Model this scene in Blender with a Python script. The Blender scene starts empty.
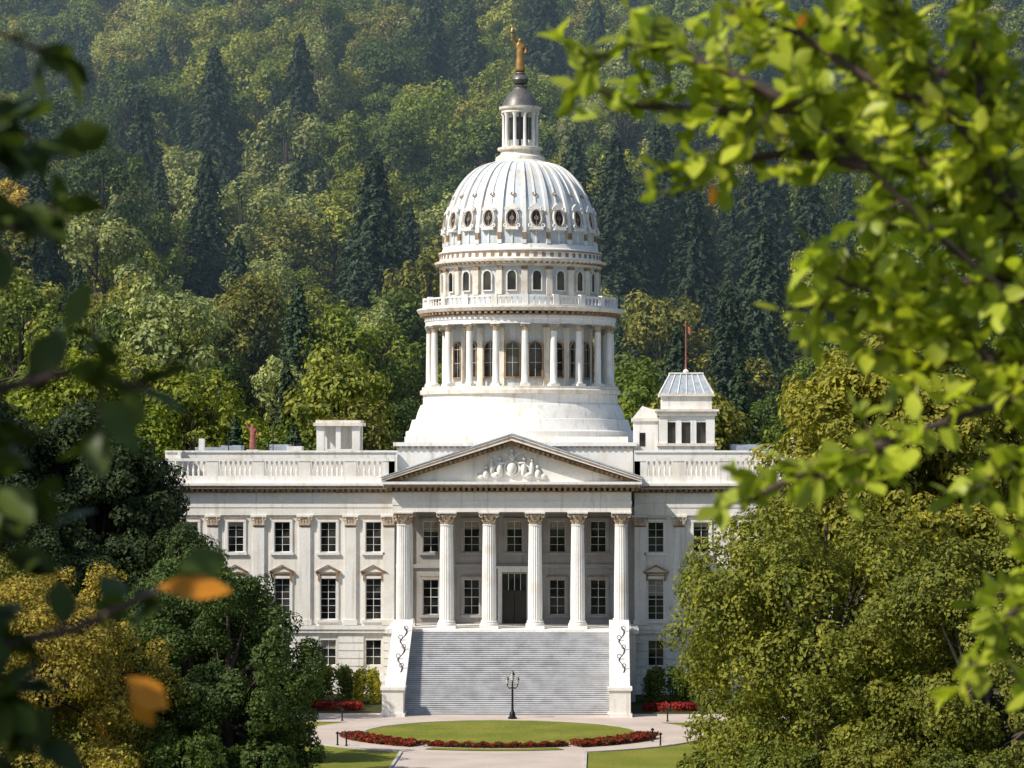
import bpy, math, random
import numpy as np
from mathutils import Matrix, Vector
rad=math.radians
scene=bpy.context.scene
random.seed(7)

# ------------------------------------------------------------------ materials
def new_mat(name):
    m=bpy.data.materials.new(name); m.use_nodes=True
    nt=m.node_tree; nt.nodes.clear()
    out=nt.nodes.new('ShaderNodeOutputMaterial')
    return m,nt,out
def N(nt,t,**kw):
    n=nt.nodes.new(t)
    for k,v in kw.items():
        setattr(n,k,v)
    return n
def c4(c): return (c[0],c[1],c[2],1)
def noise(nt,scale,detail=4,mscale=None,coord='Object'):
    tc=N(nt,'ShaderNodeTexCoord'); n=N(nt,'ShaderNodeTexNoise')
    n.inputs['Scale'].default_value=scale; n.inputs['Detail'].default_value=detail
    if mscale:
        mp=N(nt,'ShaderNodeMapping'); mp.inputs['Scale'].default_value=mscale
        nt.links.new(tc.outputs[coord],mp.inputs['Vector']); nt.links.new(mp.outputs[0],n.inputs['Vector'])
    else: nt.links.new(tc.outputs[coord],n.inputs['Vector'])
    return n.outputs['Fac']
def ramp(nt,fac,a,b,ca=(0,0,0),cb=(1,1,1)):
    r=N(nt,'ShaderNodeValToRGB'); e=r.color_ramp.elements
    e[0].position=a; e[1].position=b; e[0].color=c4(ca); e[1].color=c4(cb)
    nt.links.new(fac,r.inputs[0]); return r.outputs[0]
def mix(nt,fac,a,b,mode='MIX'):
    m=N(nt,'ShaderNodeMix',data_type='RGBA',blend_type=mode)
    if isinstance(fac,(int,float)): m.inputs[0].default_value=fac
    else: nt.links.new(fac,m.inputs[0])
    for i,v in ((6,a),(7,b)):
        if isinstance(v,tuple): m.inputs[i].default_value=c4(v)
        else: nt.links.new(v,m.inputs[i])
    return m.outputs[2]
def stone(name,base,dirt,lo=.5,hi=.75,rough=.75,bump=.25,streak=True,s1=.5):
    m,nt,out=new_mat(name)
    f1=ramp(nt,noise(nt,s1,6),lo,hi)
    col=mix(nt,f1,base,dirt)
    if streak:
        f2=ramp(nt,noise(nt,1.0,5,(1.9,1.9,.14)),.55,.84)
        col=mix(nt,f2,col,tuple(x*.68+.01 for x in dirt))
    f3=ramp(nt,noise(nt,4,5),.3,.7,(.88,.88,.89),(1,1,1))
    col=mix(nt,1.0,col,f3,'MULTIPLY')
    b=N(nt,'ShaderNodeBsdfPrincipled'); b.inputs['Roughness'].default_value=rough
    nt.links.new(col,b.inputs['Base Color'])
    bp=N(nt,'ShaderNodeBump'); bp.inputs['Strength'].default_value=bump; bp.inputs['Distance'].default_value=.05
    nt.links.new(noise(nt,9,5),bp.inputs['Height']); nt.links.new(bp.outputs[0],b.inputs['Normal'])
    nt.links.new(b.outputs[0],out.inputs[0]); return m
def simple(name,col,rough=.6,metal=0,var=.25,scale=3):
    m,nt,out=new_mat(name)
    b=N(nt,'ShaderNodeBsdfPrincipled'); b.inputs['Roughness'].default_value=rough; b.inputs['Metallic'].default_value=metal
    c=mix(nt,ramp(nt,noise(nt,scale,4),.3,.7),tuple(x*(1-var) for x in col),tuple(min(1,x*(1+var)) for x in col))
    nt.links.new(c,b.inputs['Base Color']); nt.links.new(b.outputs[0],out.inputs[0]); return m
def foliage(name,col=None,trans=.3,rough=.6,islandvar=.5,nscale=.35):
    m,nt,out=new_mat(name)
    if col is None:
        oi=N(nt,'ShaderNodeObjectInfo'); base=oi.outputs['Color']
    else:
        rgb=N(nt,'ShaderNodeRGB'); rgb.outputs[0].default_value=c4(col); base=rgb.outputs[0]
    g=N(nt,'ShaderNodeNewGeometry')
    v=ramp(nt,g.outputs['Random Per Island'],0,1,(1-islandvar,)*3,(1+islandvar*.8,1+islandvar*.65,1+islandvar*.4))
    c=mix(nt,1.0,base,v,'MULTIPLY')
    n2=ramp(nt,noise(nt,nscale,3),.35,.68,(.75,.80,.8),(1.25,1.15,.95))
    c=mix(nt,1.0,c,n2,'MULTIPLY')
    b=N(nt,'ShaderNodeBsdfPrincipled'); b.inputs['Roughness'].default_value=rough
    b.inputs['Specular IOR Level'].default_value=.25
    nt.links.new(c,b.inputs['Base Color'])
    t=N(nt,'ShaderNodeBsdfTranslucent')
    ct=mix(nt,1.0,c,(1.2,1.3,.6),'MULTIPLY'); nt.links.new(ct,t.inputs[0])
    ms=N(nt,'ShaderNodeMixShader'); ms.inputs[0].default_value=trans
    nt.links.new(b.outputs[0],ms.inputs[1]); nt.links.new(t.outputs[0],ms.inputs[2])
    nt.links.new(ms.outputs[0],out.inputs[0]); return m

M_WHITE=stone('white_painted_stone',(.86,.835,.785),(.70,.63,.52),.52,.82)
M_DOMEP=stone('dome_panel_paint',(.63,.67,.70),(.58,.51,.41),.48,.78,rough=.45)
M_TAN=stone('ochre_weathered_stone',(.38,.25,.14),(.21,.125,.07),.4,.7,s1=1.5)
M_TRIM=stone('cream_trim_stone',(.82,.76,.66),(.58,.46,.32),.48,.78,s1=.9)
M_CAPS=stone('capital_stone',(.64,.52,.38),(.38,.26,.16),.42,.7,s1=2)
M_WALL=stone('cream_wall_stone',(.83,.795,.725),(.69,.61,.50),.52,.84)
M_INNER=stone('shade_toned_portico_wall',(.38,.365,.35),(.28,.25,.22),.4,.8)  # wall colour darkened to deepen the shade inside the portico
M_STEP=stone('stair_granite',(.66,.66,.66),(.48,.47,.46),.4,.75,s1=.8,streak=False)
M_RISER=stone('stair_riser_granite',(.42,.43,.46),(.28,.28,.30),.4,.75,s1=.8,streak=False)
M_PAVE=stone('plaza_paving',(.64,.53,.45),(.50,.41,.35),.35,.75,s1=.25,streak=False)
M_KERB=stone('kerb_stone',(.58,.56,.52),(.40,.37,.33),.4,.7,streak=False)
M_ROOF=simple('roof_metal',(.40,.44,.48),.45,.2)
M_GOLD=simple('gilded_bronze',(.36,.20,.06),.4,.5)
M_BRONZE=simple('dark_bronze_roof',(.14,.13,.12),.45,.3)
M_IRON=simple('black_iron',(.02,.02,.022),.4,.5)
M_RED=simple('red_terracotta',(.30,.10,.07),.7)
M_POLE=simple('pole_paint',(.30,.10,.07),.5)
M_DOOR=simple('bronze_door',(.035,.028,.022),.35,.2)
M_BARK=simple('bark',(.06,.045,.032),.9,0,.4,5)
M_TWIG=simple('twig_bark',(.06,.035,.028),.8,0,.4,30)
M_LAMPG=simple('lamp_glass',(.6,.58,.5),.2)
M_SCROLL=simple('weathered_iron_scroll',(.07,.07,.075),.6,.2)
def glassmat():
    m,nt,out=new_mat('window_glass')
    b=N(nt,'ShaderNodeBsdfPrincipled'); b.inputs['Roughness'].default_value=.08
    c=ramp(nt,noise(nt,.45,1),.45,.62,(.008,.010,.013),(.05,.05,.048))
    nt.links.new(c,b.inputs['Base Color'])
    bp=N(nt,'ShaderNodeBump'); bp.inputs['Strength'].default_value=.08
    nt.links.new(noise(nt,1.2,2),bp.inputs['Height']); nt.links.new(bp.outputs[0],b.inputs['Normal'])
    nt.links.new(b.outputs[0],out.inputs[0]); return m
M_GLASS=glassmat()
def grassmat(name,a,b_,sc=.12):
    m,nt,out=new_mat(name)
    c=mix(nt,ramp(nt,noise(nt,sc,6),.35,.7),a,b_)
    c=mix(nt,1.0,c,ramp(nt,noise(nt,4,5),.25,.75,(.65,.65,.65),(1.25,1.25,1.1)),'MULTIPLY')
    b=N(nt,'ShaderNodeBsdfPrincipled'); b.inputs['Roughness'].default_value=.9
    b.inputs['Specular IOR Level'].default_value=.1
    nt.links.new(c,b.inputs['Base Color'])
    bp=N(nt,'ShaderNodeBump'); bp.inputs['Strength'].default_value=.6; bp.inputs['Distance'].default_value=.1
    nt.links.new(noise(nt,14,4),bp.inputs['Height']); nt.links.new(bp.outputs[0],b.inputs['Normal'])
    nt.links.new(b.outputs[0],out.inputs[0]); return m
M_GROUND=grassmat('ground_earth_grass',(.04,.055,.018),(.07,.065,.028),.05)
M_LAWN=grassmat('lawn_grass',(.16,.19,.028),(.26,.25,.05),.2)
M_LEAF=foliage('tree_foliage')
M_NEEDLE=foliage('conifer_foliage',trans=.12,islandvar=.5)
M_FLOWER=foliage('flower_petals',(.34,.035,.03),.3,nscale=1.5)
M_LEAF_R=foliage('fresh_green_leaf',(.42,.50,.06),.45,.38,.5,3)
M_LEAF_L=foliage('shade_darkened_leaf',(.065,.10,.022),.3,.4,.5,3)  # green kept dark to paint in the shade of its own crown
M_LEAF_O=foliage('autumn_leaf',(.66,.26,.03),.4,.5,.3,8)

# ------------------------------------------------------------------ mesh builder
class MB:
    def __init__(s): s.v=[]; s.f=[]; s.M=Matrix.Identity(4)
    def add(s,vs,fs):
        o=len(s.v); M=s.M
        for p in vs:
            q=M@Vector(p); s.v.append((q.x,q.y,q.z))
        s.f+= [tuple(i+o for i in f) for f in fs]
    def box(s,x0,x1,y0,y1,z0,z1):
        s.add([(x0,y0,z0),(x1,y0,z0),(x1,y1,z0),(x0,y1,z0),(x0,y0,z1),(x1,y0,z1),(x1,y1,z1),(x0,y1,z1)],
              [(0,3,2,1),(4,5,6,7),(0,1,5,4),(1,2,6,5),(2,3,7,6),(3,0,4,7)])
    def quad(s,a,b,c,d): s.add([a,b,c,d],[(0,1,2,3)])
    def prism(s,poly,y0,y1):      # poly in (x,z)
        n=len(poly)
        s.add([(x,y0,z) for x,z in poly]+[(x,y1,z) for x,z in poly],
              [tuple(range(n)),tuple(range(2*n-1,n-1,-1))]+[(i,i+n,(i+1)%n+n,(i+1)%n) for i in range(n)])
    def ringprism(s,outer,inner,y0,y1):
        n=len(outer); vs=[(x,y0,z) for x,z in outer]+[(x,y0,z) for x,z in inner]+[(x,y1,z) for x,z in outer]+[(x,y1,z) for x,z in inner]
        fs=[]
        for i in range(n):
            j=(i+1)%n
            fs+=[(i,j,n+j,n+i),(i,2*n+i,2*n+j,j),(n+i,n+j,3*n+j,3*n+i)]
        s.add(vs,fs)
    def lathe(s,prof,cx=0,cy=0,seg=24,flute=0,caps=True):
        vs=[];fs=[]
        for r,z in prof:
            for k in range(seg):
                a=2*math.pi*k/seg
                rr=r*(1-(flute if k%2 else 0))
                vs.append((cx+rr*math.cos(a),cy+rr*math.sin(a),z))
        for i in range(len(prof)-1):
            for k in range(seg):
                k2=(k+1)%seg
                fs.append((i*seg+k,i*seg+k2,(i+1)*seg+k2,(i+1)*seg+k))
        if caps:
            fs.append(tuple(range(seg-1,-1,-1))); o=(len(prof)-1)*seg; fs.append(tuple(range(o,o+seg)))
        s.add(vs,fs)
    def tube(s,pts,rads,seg=6):
        pts=[Vector(p) for p in pts]; n=len(pts); vs=[];fs=[]
        for i,p in enumerate(pts):
            d=(pts[min(i+1,n-1)]-pts[max(i-1,0)]).normalized()
            u=d.cross(Vector((.31,.2,.93)))
            if u.length<1e-3: u=d.cross(Vector((1,0,0)))
            u.normalize(); w=d.cross(u)
            for k in range(seg):
                a=2*math.pi*k/seg; q=p+(u*math.cos(a)+w*math.sin(a))*rads[i]; vs.append(tuple(q))
        for i in range(n-1):
            for k in range(seg):
                k2=(k+1)%seg; fs.append((i*seg+k,i*seg+k2,(i+1)*seg+k2,(i+1)*seg+k))
        fs.append(tuple(range(seg-1,-1,-1))); fs.append(tuple(range((n-1)*seg,n*seg)))
        s.add(vs,fs)
    def torus(s,R,r,cx,cz,y,seg=16,seg2=6,sx=1):
        vs=[];fs=[]
        for i in range(seg):
            a=2*math.pi*i/seg
            for j in range(seg2):
                b=2*math.pi*j/seg2; q=R+r*math.cos(b)
                vs.append((cx+q*math.cos(a)*sx,y+r*math.sin(b),cz+q*math.sin(a)))
        for i in range(seg):
            for j in range(seg2):
                i2=(i+1)%seg;j2=(j+1)%seg2
                fs.append((i*seg2+j,i2*seg2+j,i2*seg2+j2,i*seg2+j2))
        s.add(vs,fs)
    def obj(s,name,mat,parent=None,smooth=False):
        me=bpy.data.meshes.new(name); me.from_pydata(s.v,[],s.f); me.materials.append(mat)
        me.validate(); 
        if smooth:
            me.shade_smooth(); me.set_sharp_from_angle(angle=rad(38))
        o=bpy.data.objects.new(name,me); scene.collection.objects.link(o)
        if parent: o.parent=parent
        return o
def empty(name,loc=(0,0,0)):
    e=bpy.data.objects.new(name,None); scene.collection.objects.link(e); e.location=loc; e.empty_display_size=.5; return e
def link(o,parent=None):
    scene.collection.objects.link(o)
    if parent: o.parent=parent
    return o

# ------------------------------------------------------------------ terrain
def sstep(t): t=min(1,max(0,t)); return t*t*(3-2*t)
def H(x,y):
    z=0
    if y>72:
        t=y-72; k=min(1,t/60)
        und=6*math.sin(x*.021+1.1)*math.cos(y*.017)+4*math.sin(x*.047+y*.031)+2.2*math.sin(x*.09-y*.07+2)
        z=.38*max(0,t-3)*(.55+.45*min(1,t/30))+und*k+ .02*abs(x)*k
        if y>760: z-= .38*(y-760)*.8
    if y<-120: z=21.5*sstep((-120-y)/180)
    return z
def build_ground():
    xs=sorted(set([-3000,-2000,-1200,-800]+list(range(-500,501,10))+[800,1200,2000,3000]))
    ys=sorted(set([-3000,-1500,-800,-500]+list(range(-400,1000,10))+[1300,1800,2500,3500]))
    vs=[(x,y,H(x,max(-400,min(y,1200)))) for y in ys for x in xs]
    nx=len(xs); fs=[(j*nx+i,j*nx+i+1,(j+1)*nx+i+1,(j+1)*nx+i) for j in range(len(ys)-1) for i in range(nx-1)]
    m=MB(); m.v=vs; m.f=fs; m.obj('ground',M_GROUND,smooth=True)
build_ground()

def disc(mb,cx,cy,r0,r1,z,a0=0,a1=360,seg=96):
    vs=[];n=seg
    for i in range(n+1):
        a=rad(a0+(a1-a0)*i/n)
        vs+=[(cx+r0*math.cos(a),cy+r0*math.sin(a),z),(cx+r1*math.cos(a),cy+r1*math.sin(a),z)]
    mb.add(vs,[(2*i,2*i+1,2*i+3,2*i+2) for i in range(n)])
def kerbring(mb,cx,cy,r,w,h,a0=0,a1=360,seg=96):
    vs=[]
    for i in range(seg+1):
        a=rad(a0+(a1-a0)*i/seg)
        for rr,z in ((r-w,0),(r-w,h),(r,h),(r,0)): vs.append((cx+rr*math.cos(a),cy+rr*math.sin(a),z))
    fs=[]
    for i in range(seg):
        for k in range(3): fs.append((4*i+k,4*i+k+1,4*i+4+k+1,4*i+4+k))
    mb.add(vs,fs)
CY=-35
m=MB(); disc(m,0,CY,0.01,18,.020); m.obj('plaza_pavement',M_PAVE)
m=MB(); m.quad((-30,-24,.016),(30,-24,.016),(30,-15,.016),(-30,-15,.016)); m.quad((-7.5,-130,.012),(7.5,-130,.012),(7.5,-50,.012),(-7.5,-50,.012)); m.obj('footpath',M_PAVE)
m=MB(); disc(m,0,CY,0.01,12,.09); disc(m,0,CY,13.9,15.6,.07,-112,-68,24); 
m.quad((-40,-110,.008),(-7.8,-110,.008),(-7.8,-24.5,.008),(-40,-24.5,.008)); m.quad((7.8,-110,.008),(40,-110,.008),(40,-24.5,.008),(7.8,-24.5,.008)); m.obj('lawn',M_LAWN)
m=MB(); kerbring(m,0,CY,12.25,.25,.13); kerbring(m,0,CY,18.25,.25,.12,-160,-115,30); kerbring(m,0,CY,18.25,.25,.12,-65,-20,30)
for s in(-1,1): m.box(min(s*7.5,s*7.75),max(s*7.5,s*7.75),-120,-51.8,0,.12)
m.obj('kerb',M_KERB)

# ------------------------------------------------------------------ foliage meshes
def unit(v): return v/np.maximum(np.linalg.norm(v,axis=1,keepdims=True),1e-6)
def leaf_quads(pos,nrm,size,rng,asp=.6):
    n=len(pos); r=rng.normal(size=(n,3)); t=unit(np.cross(nrm,r)); b=np.cross(nrm,t)
    s=(size*(.6+.8*rng.random((n,1)))); 
    v=np.stack([pos-t*s,pos+b*s*asp+nrm*s*.15,pos+t*s,pos-b*s*asp+nrm*s*.15],1).reshape(-1,3)
    return v
def leafmesh(name,V,trunk,mats):
    nq=len(V)//4
    F=(np.arange(nq*4).reshape(-1,4)).tolist(); vs=V.tolist(); nl=len(vs)
    if trunk:
        vs+=trunk.v; F+=[tuple(i+nl for i in f) for f in trunk.f]
    me=bpy.data.meshes.new(name); me.from_pydata(vs,[],F)
    for mt in mats: me.materials.append(mt)
    if trunk:
        mi=np.zeros(len(F),dtype=np.int32); mi[nq:]=1; me.polygons.foreach_set('material_index',mi)
    me.update(); return me
def decid(name,Ht,W,ncl,nleaf,lsize,seed,low=.22,clr=.17,sub=True,jit=.38,shell=.55,skirt=0):
    rng=np.random.default_rng(seed)
    d=unit(rng.normal(size=(ncl,3))); rr=shell+(1-shell)*rng.random((ncl,1))**.6
    ctr=np.array([0,0,Ht*(low+(1-low)*.5)])
    ext=np.array([W*.42,W*.42,Ht*(1-low)*.5*.88])
    C=ctr+d*rr*ext; 
    C[:,:2]*=(1.12-.45*np.clip((C[:,2:3]/Ht-.55)/.45,0,1))
    if skirt:   # low sweeping limbs that carry foliage almost to the ground
        a=rng.random(skirt)*6.283; q=W*(.26+.18*rng.random(skirt))
        C=np.vstack([C,np.stack([q*np.cos(a),q*np.sin(a),Ht*(.06+.14*rng.random(skirt))],1)]); ncl+=skirt
    C+= rng.normal(size=C.shape)*W*.025
    R=W*clr*(.55+.75*rng.random(ncl))
    if sub:
        k=5; D2=unit(rng.normal(size=(ncl*k,3))+np.array([0,0,.35])); C2=np.repeat(C,k,0)+D2*np.repeat(R,k)[:,None]*.8; R2=np.repeat(R,k)*(.32+.3*rng.random(ncl*k))
        C=np.vstack([C,C2]); R=np.concatenate([R*.85,R2])
    w=R**2; w/=w.sum(); idx=rng.choice(len(R),nleaf,p=w)
    dd=unit(rng.normal(size=(nleaf,3))+np.array([0,0,.25]))
    P=C[idx]+dd*(R[idx]*(.68+.38*rng.random(nleaf)))[:,None]*np.array([1,1,.85])
    out=unit((P-ctr)/ext)
    Nn=unit(dd+.45*out+jit*rng.normal(size=(nleaf,3))+np.array([0,0,.25]))
    V=leaf_quads(P,Nn,lsize,rng)
    V[:,2]=np.maximum(V[:,2],.15)
    t=MB(); r0=Ht*.022+.1
    lean=rng.normal(size=2)*W*.02
    t.tube([(0,0,-.6),(lean[0]*.3,lean[1]*.3,Ht*.2),(lean[0],lean[1],Ht*.5),(0,0,Ht*.85)],[r0*1.25,r0,r0*.6,r0*.15],8)
    for i in range(min(26,ncl)):
        z0=Ht*(.12+.4*rng.random()); c=C[i]
        mid=(c[0]*.45,c[1]*.45,(z0*.55+c[2]*.45)-Ht*.01)
        t.tube([(0,0,z0),mid,tuple(c)],[r0*.42,r0*.28,r0*.08],5)
    return leafmesh(name,V,t,[M_LEAF,M_BARK])
def conifer(name,Ht,W,seed,nb=260,per=16,lsize=.5):
    rng=np.random.default_rng(seed)
    P=[];Nn=[];t=MB(); r0=Ht*.014+.1
    t.tube([(0,0,-.6),(0,0,Ht*.5),(0,0,Ht*.98)],[r0,r0*.6,.05],7)
    for i in range(nb):
        f=(i+.5)/nb; f=f**1.1; z=Ht*(.06+.93*f); L=W*.5*((1-f)**.72)*(.55+.65*rng.random())+.15
        a=i*2.39996+rng.random()*.5
        dr=np.array([math.cos(a),math.sin(a),0]); 
        k=max(4,int(per*(.35+L/(W*.5))))
        s=rng.random(k)**.6
        p=np.outer(s*L,dr); p[:,2]=z+.10*L*s-.40*L*s**2; 
        side=np.array([-dr[1],dr[0],0]); p+=np.outer((rng.random(k)-.5)*L*.45*(1.1-s),side)
        p[:,2]+=rng.normal(size=k)*.18-.1
        P.append(p); n=np.tile(np.array([dr[0]*.7,dr[1]*.7,.7]),(k,1))+.35*rng.normal(size=(k,3)); Nn.append(n)
        if i%7==0 and L>.8: t.tube([(0,0,z),(dr[0]*L*.8,dr[1]*L*.8,z-.15*L)],[.08,.03],4)
    P=np.vstack(P);Nn=unit(np.vstack(Nn))
    V=leaf_quads(P,Nn,lsize,rng,.5)
    return leafmesh(name,V,t,[M_NEEDLE,M_BARK])

DEC=[decid('forest_crown_%d'%i,[17,20,15,18,19,16,21][i],[14.5,13,15.5,14,12,16,14][i],[18,24,16,22,20,26,15][i],6000,.33,100+i,low=.10,clr=.20) for i in range(7)]
CON=[conifer('forest_conifer_%d'%i,25,[12,14,11][i],200+i,300,20,.42) for i in range(3)]
BIGCON=[conifer('large_conifer_%d'%i,31,[17,15][i],230+i,460,32,.42) for i in range(2)]
def inst(me,name,x,y,s,col,parent=None,sz=None,z=None,rz=None):
    o=bpy.data.objects.new(name,me); o.location=(x,y,(H(x,y) if z is None else z))
    o.rotation_euler=(0,0,random.uniform(0,6.28) if rz is None else rz); o.scale=(s,s,sz or s); o.color=c4(col)
    return link(o,parent)
GREENS=[((.20,.27,.045),3),((.30,.34,.065),3),((.13,.19,.04),3),((.25,.26,.06),2.2),((.50,.38,.07),.28),((.31,.36,.15),2.8),((.08,.13,.035),1.8)]
gc=[g[0] for g in GREENS]; gw=[g[1] for g in GREENS]
def tint(c,y):
    j=random.uniform(.82,1.22)
    return (c[0]*j,c[1]*j,c[2]*j)
big=[(-64.5,266,1.0),(-48.5,270,1.0),(-74,239,.9),(-57,199,.85),(-27.7,185,1.2),(-26,311,.85),(-18,305,.8),(-2.7,315,1.0),(11.2,205,1.0),(4.3,213,1.0),(19,216,.9),(24,190,.95),(20,140,.8),(28,150,.85),(34,168,.9),(-49,177,.7),(-79,165,.8),(36,208,1.0),(43,190,.95),(-70,150,.6),(-90,215,.9),(8,325,.8)]
for i,(x,y,s) in enumerate(big):
    c=(.038,.068,.036); inst(BIGCON[i%2],'pine_tree' ,x,y,s,tint(c,y),sz=s*random.uniform(.95,1.1))
forest=empty('hillside_forest')
def fld(x,y): return math.sin(x*.035+2)*math.cos(y*.028+.7)+.6*math.sin(x*.081+y*.05)+.35*math.sin(y*.13-x*.06)
y=80; cnt=0
while y<540:
    half=.178*(300+y)+55; x=-half+random.uniform(0,6)
    sp=8.8+ (y-80)*.006
    while x<half:
        px=x+random.uniform(-3,3); py=y+random.uniform(-3,3)
        f=fld(px,py)+(.40 if px>8 else 0)
        if not any(abs(px-b[0])<7.5*b[2] and -18<py-b[1]<7 for b in big):
            if f>1.05 or random.random()<.06:
                inst(random.choice(CON),'conifer',px,py,random.uniform(.6,1.0),tint((.043,.077,.038),py),forest)
            else:
                s=random.uniform(.55,1.2)
                c=random.choices(gc,gw)[0]
                if py<150 and random.random()<.6: c=random.choice([(.19,.25,.03),(.13,.19,.03),(.24,.29,.035)])
                inst(random.choice(DEC),'broadleaf',px,py,s,tint(c,py),forest,s*random.uniform(.85,1.2))
            cnt+=1
        x+=sp
    y+=sp
print('forest trees',cnt)
for x,y,s in [(-50,20,1.3),(-58,5,1.5),(-47,48,1.2),(-62,40,1.4),(-72,12,1.5),(-44,68,1.2),(52,15,1.4),(60,35,1.5),(48,52,1.2),(66,5,1.5),(75,25,1.4)]:
    inst(DEC[random.randrange(6)],'broadleaf_tree',x,y,s,(.08,.12,.028))

# ------------------------------------------------------------------ park trees in front
A=decid('park_tree_a',22,23,58,76000,.18,11,low=.03,clr=.11,jit=.5,shell=.4,skirt=16)
B=decid('park_tree_b',20,18,44,56000,.18,12,low=.02,clr=.125,jit=.5,shell=.4,skirt=12)
C_=decid('park_tree_c',33,22,74,62000,.24,13,low=.10,clr=.115,jit=.5,shell=.4)
inst(A,'oak_tree',26.0,-72,1.04,(.21,.23,.034),rz=1.0)
inst(B,'oak_tree',36.5,-86,.98,(.19,.21,.034),rz=2.0)
inst(B,'oak_tree',26.0,-36,1.05,(.14,.18,.03),rz=4.2)
inst(C_,'oak_tree',33.5,-42,1.12,(.28,.28,.04),rz=.4)
inst(C_,'oak_tree',48,-34,1.05,(.20,.21,.035),rz=2.4)
inst(A,'oak_tree',-31.5,-82,.80,(.36,.29,.055),rz=2.7)
inst(B,'broadleaf_tree',-19.0,-76,.82,(.075,.12,.03),rz=.3,sz=.82)
inst(B,'broadleaf_tree',-24,-62,.86,(.09,.14,.034),rz=3.3)
inst(A,'oak_tree',-41,-66,.86,(.20,.21,.04),rz=.3)
inst(C_,'broadleaf_tree',-40.0,-16,.93,(.042,.068,.027),rz=.3)
inst(C_,'broadleaf_tree',-51,-20,1.0,(.038,.060,.025),rz=3.1)
inst(C_,'broadleaf_tree',-42,-34,.68,(.042,.070,.026),rz=5.1)
inst(B,'broadleaf_tree',-30,-24,.92,(.048,.078,.026),rz=1.1)

def shrub(name,x0,x1,y0,y1,h,n,ls,col,seed,mat=None,z=0):
    rng=np.random.default_rng(seed)
    cx,cy=(x0+x1)/2,(y0+y1)/2
    d=unit(rng.normal(size=(n,3))); d[:,2]=np.abs(d[:,2])
    q=np.sign(d)*np.abs(d)**.55; bump=1+.12*np.sin(d[:,0:1]*9+seed)*np.cos(d[:,1:2]*8)
    P=np.array([cx,cy,z])+q*np.array([(x1-x0)/2,(y1-y0)/2,h])*bump*(.82+.22*rng.random((n,1)))
    V=leaf_quads(P,unit(d+.6*rng.normal(size=(n,3))),ls,rng)
    V[:,2]=np.maximum(V[:,2],z+.02)
    me=leafmesh(name,V,None,[mat or M_LEAF]); o=bpy.data.objects.new(name,me); o.color=c4(col); link(o); return o
shrub('hedge',-19.5,-15.8,-3,1,3.4,5000,.14,(.12,.17,.03),1)
shrub('hedge',-15.6,-13.0,-5,-1,3.2,4000,.14,(.34,.35,.04),2)
shrub('hedge',-23,-19.5,-4,1,3.0,4000,.14,(.10,.15,.03),3)
shrub('hedge',13.2,17.5,-4,1,3.3,5000,.14,(.11,.16,.03),4)
shrub('hedge',17.6,21.5,-6,-1,3.0,4000,.14,(.16,.20,.035),5)
shrub('hedge',-26.5,-23.2,-4,1,2.6,4000,.14,(.09,.14,.03),33)
shrub('flower_bed',-19,-14.2,-12,-9.5,.7,2600,.12,(1,1,1),6,M_FLOWER)
shrub('flower_bed',13,18,-12,-9.5,.7,2600,.12,(1,1,1),7,M_FLOWER)
shrub('shrub',-22.5,-19.2,-13,-9,1.5,3000,.12,(.2,.22,.035),8)
shrub('shrub',18.4,20.5,-13,-10,1.6,3000,.12,(.2,.22,.035),9)
for i,(x0_,x1_,y0_,h_,c_) in enumerate([(-18.5,-13.2,-80,3.4,(.08,.125,.03)),(-24,-18,-84,4.2,(.10,.15,.03)),(-31,-23.5,-88,3.8,(.28,.25,.045)),(-38,-30,-86,4.6,(.18,.20,.04)),
        (14.6,19.5,-80,2.6,(.18,.21,.035)),(19,25,-84,3.6,(.15,.18,.03)),(24.5,31,-88,4.0,(.21,.22,.035)),(30.5,38,-92,4.2,(.14,.17,.03))]):
    shrub('shrub',x0_,x1_,y0_-3,y0_+3,h_,9000,.16,c_,40+i)
def arcbed(a0,a1,r0,r1,h,n,seed):
    rng=np.random.default_rng(seed)
    a=np.radians(a0+(a1-a0)*rng.random(n)); r=r0+(r1-r0)*rng.random(n)
    P=np.stack([r*np.cos(a),CY+r*np.sin(a),.1+h*rng.random(n)**.5*(.75+.25*np.sin(a*60))],1)
    root=empty('flower_bed')
    g=rng.random(n)<.38
    for sel,mt,nm in((~g,M_FLOWER,'blossoms'),(g,M_LEAF,'greenery')):
        Q=P[sel].copy(); 
        if nm=='greenery': Q[:,2]*=.95
        V=leaf_quads(Q,unit(rng.normal(size=(len(Q),3))+[0,0,1]),.12,rng)
        o=bpy.data.objects.new(nm,leafmesh(nm,V,None,[mt])); o.color=(.07,.11,.025,1); link(o,root)
arcbed(-165,-120,12.4,14.4,.5,7000,1); arcbed(-118,-62,12.3,13.2,.4,5000,2); arcbed(-60,-15,12.4,14.4,.5,7000,3)

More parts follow.
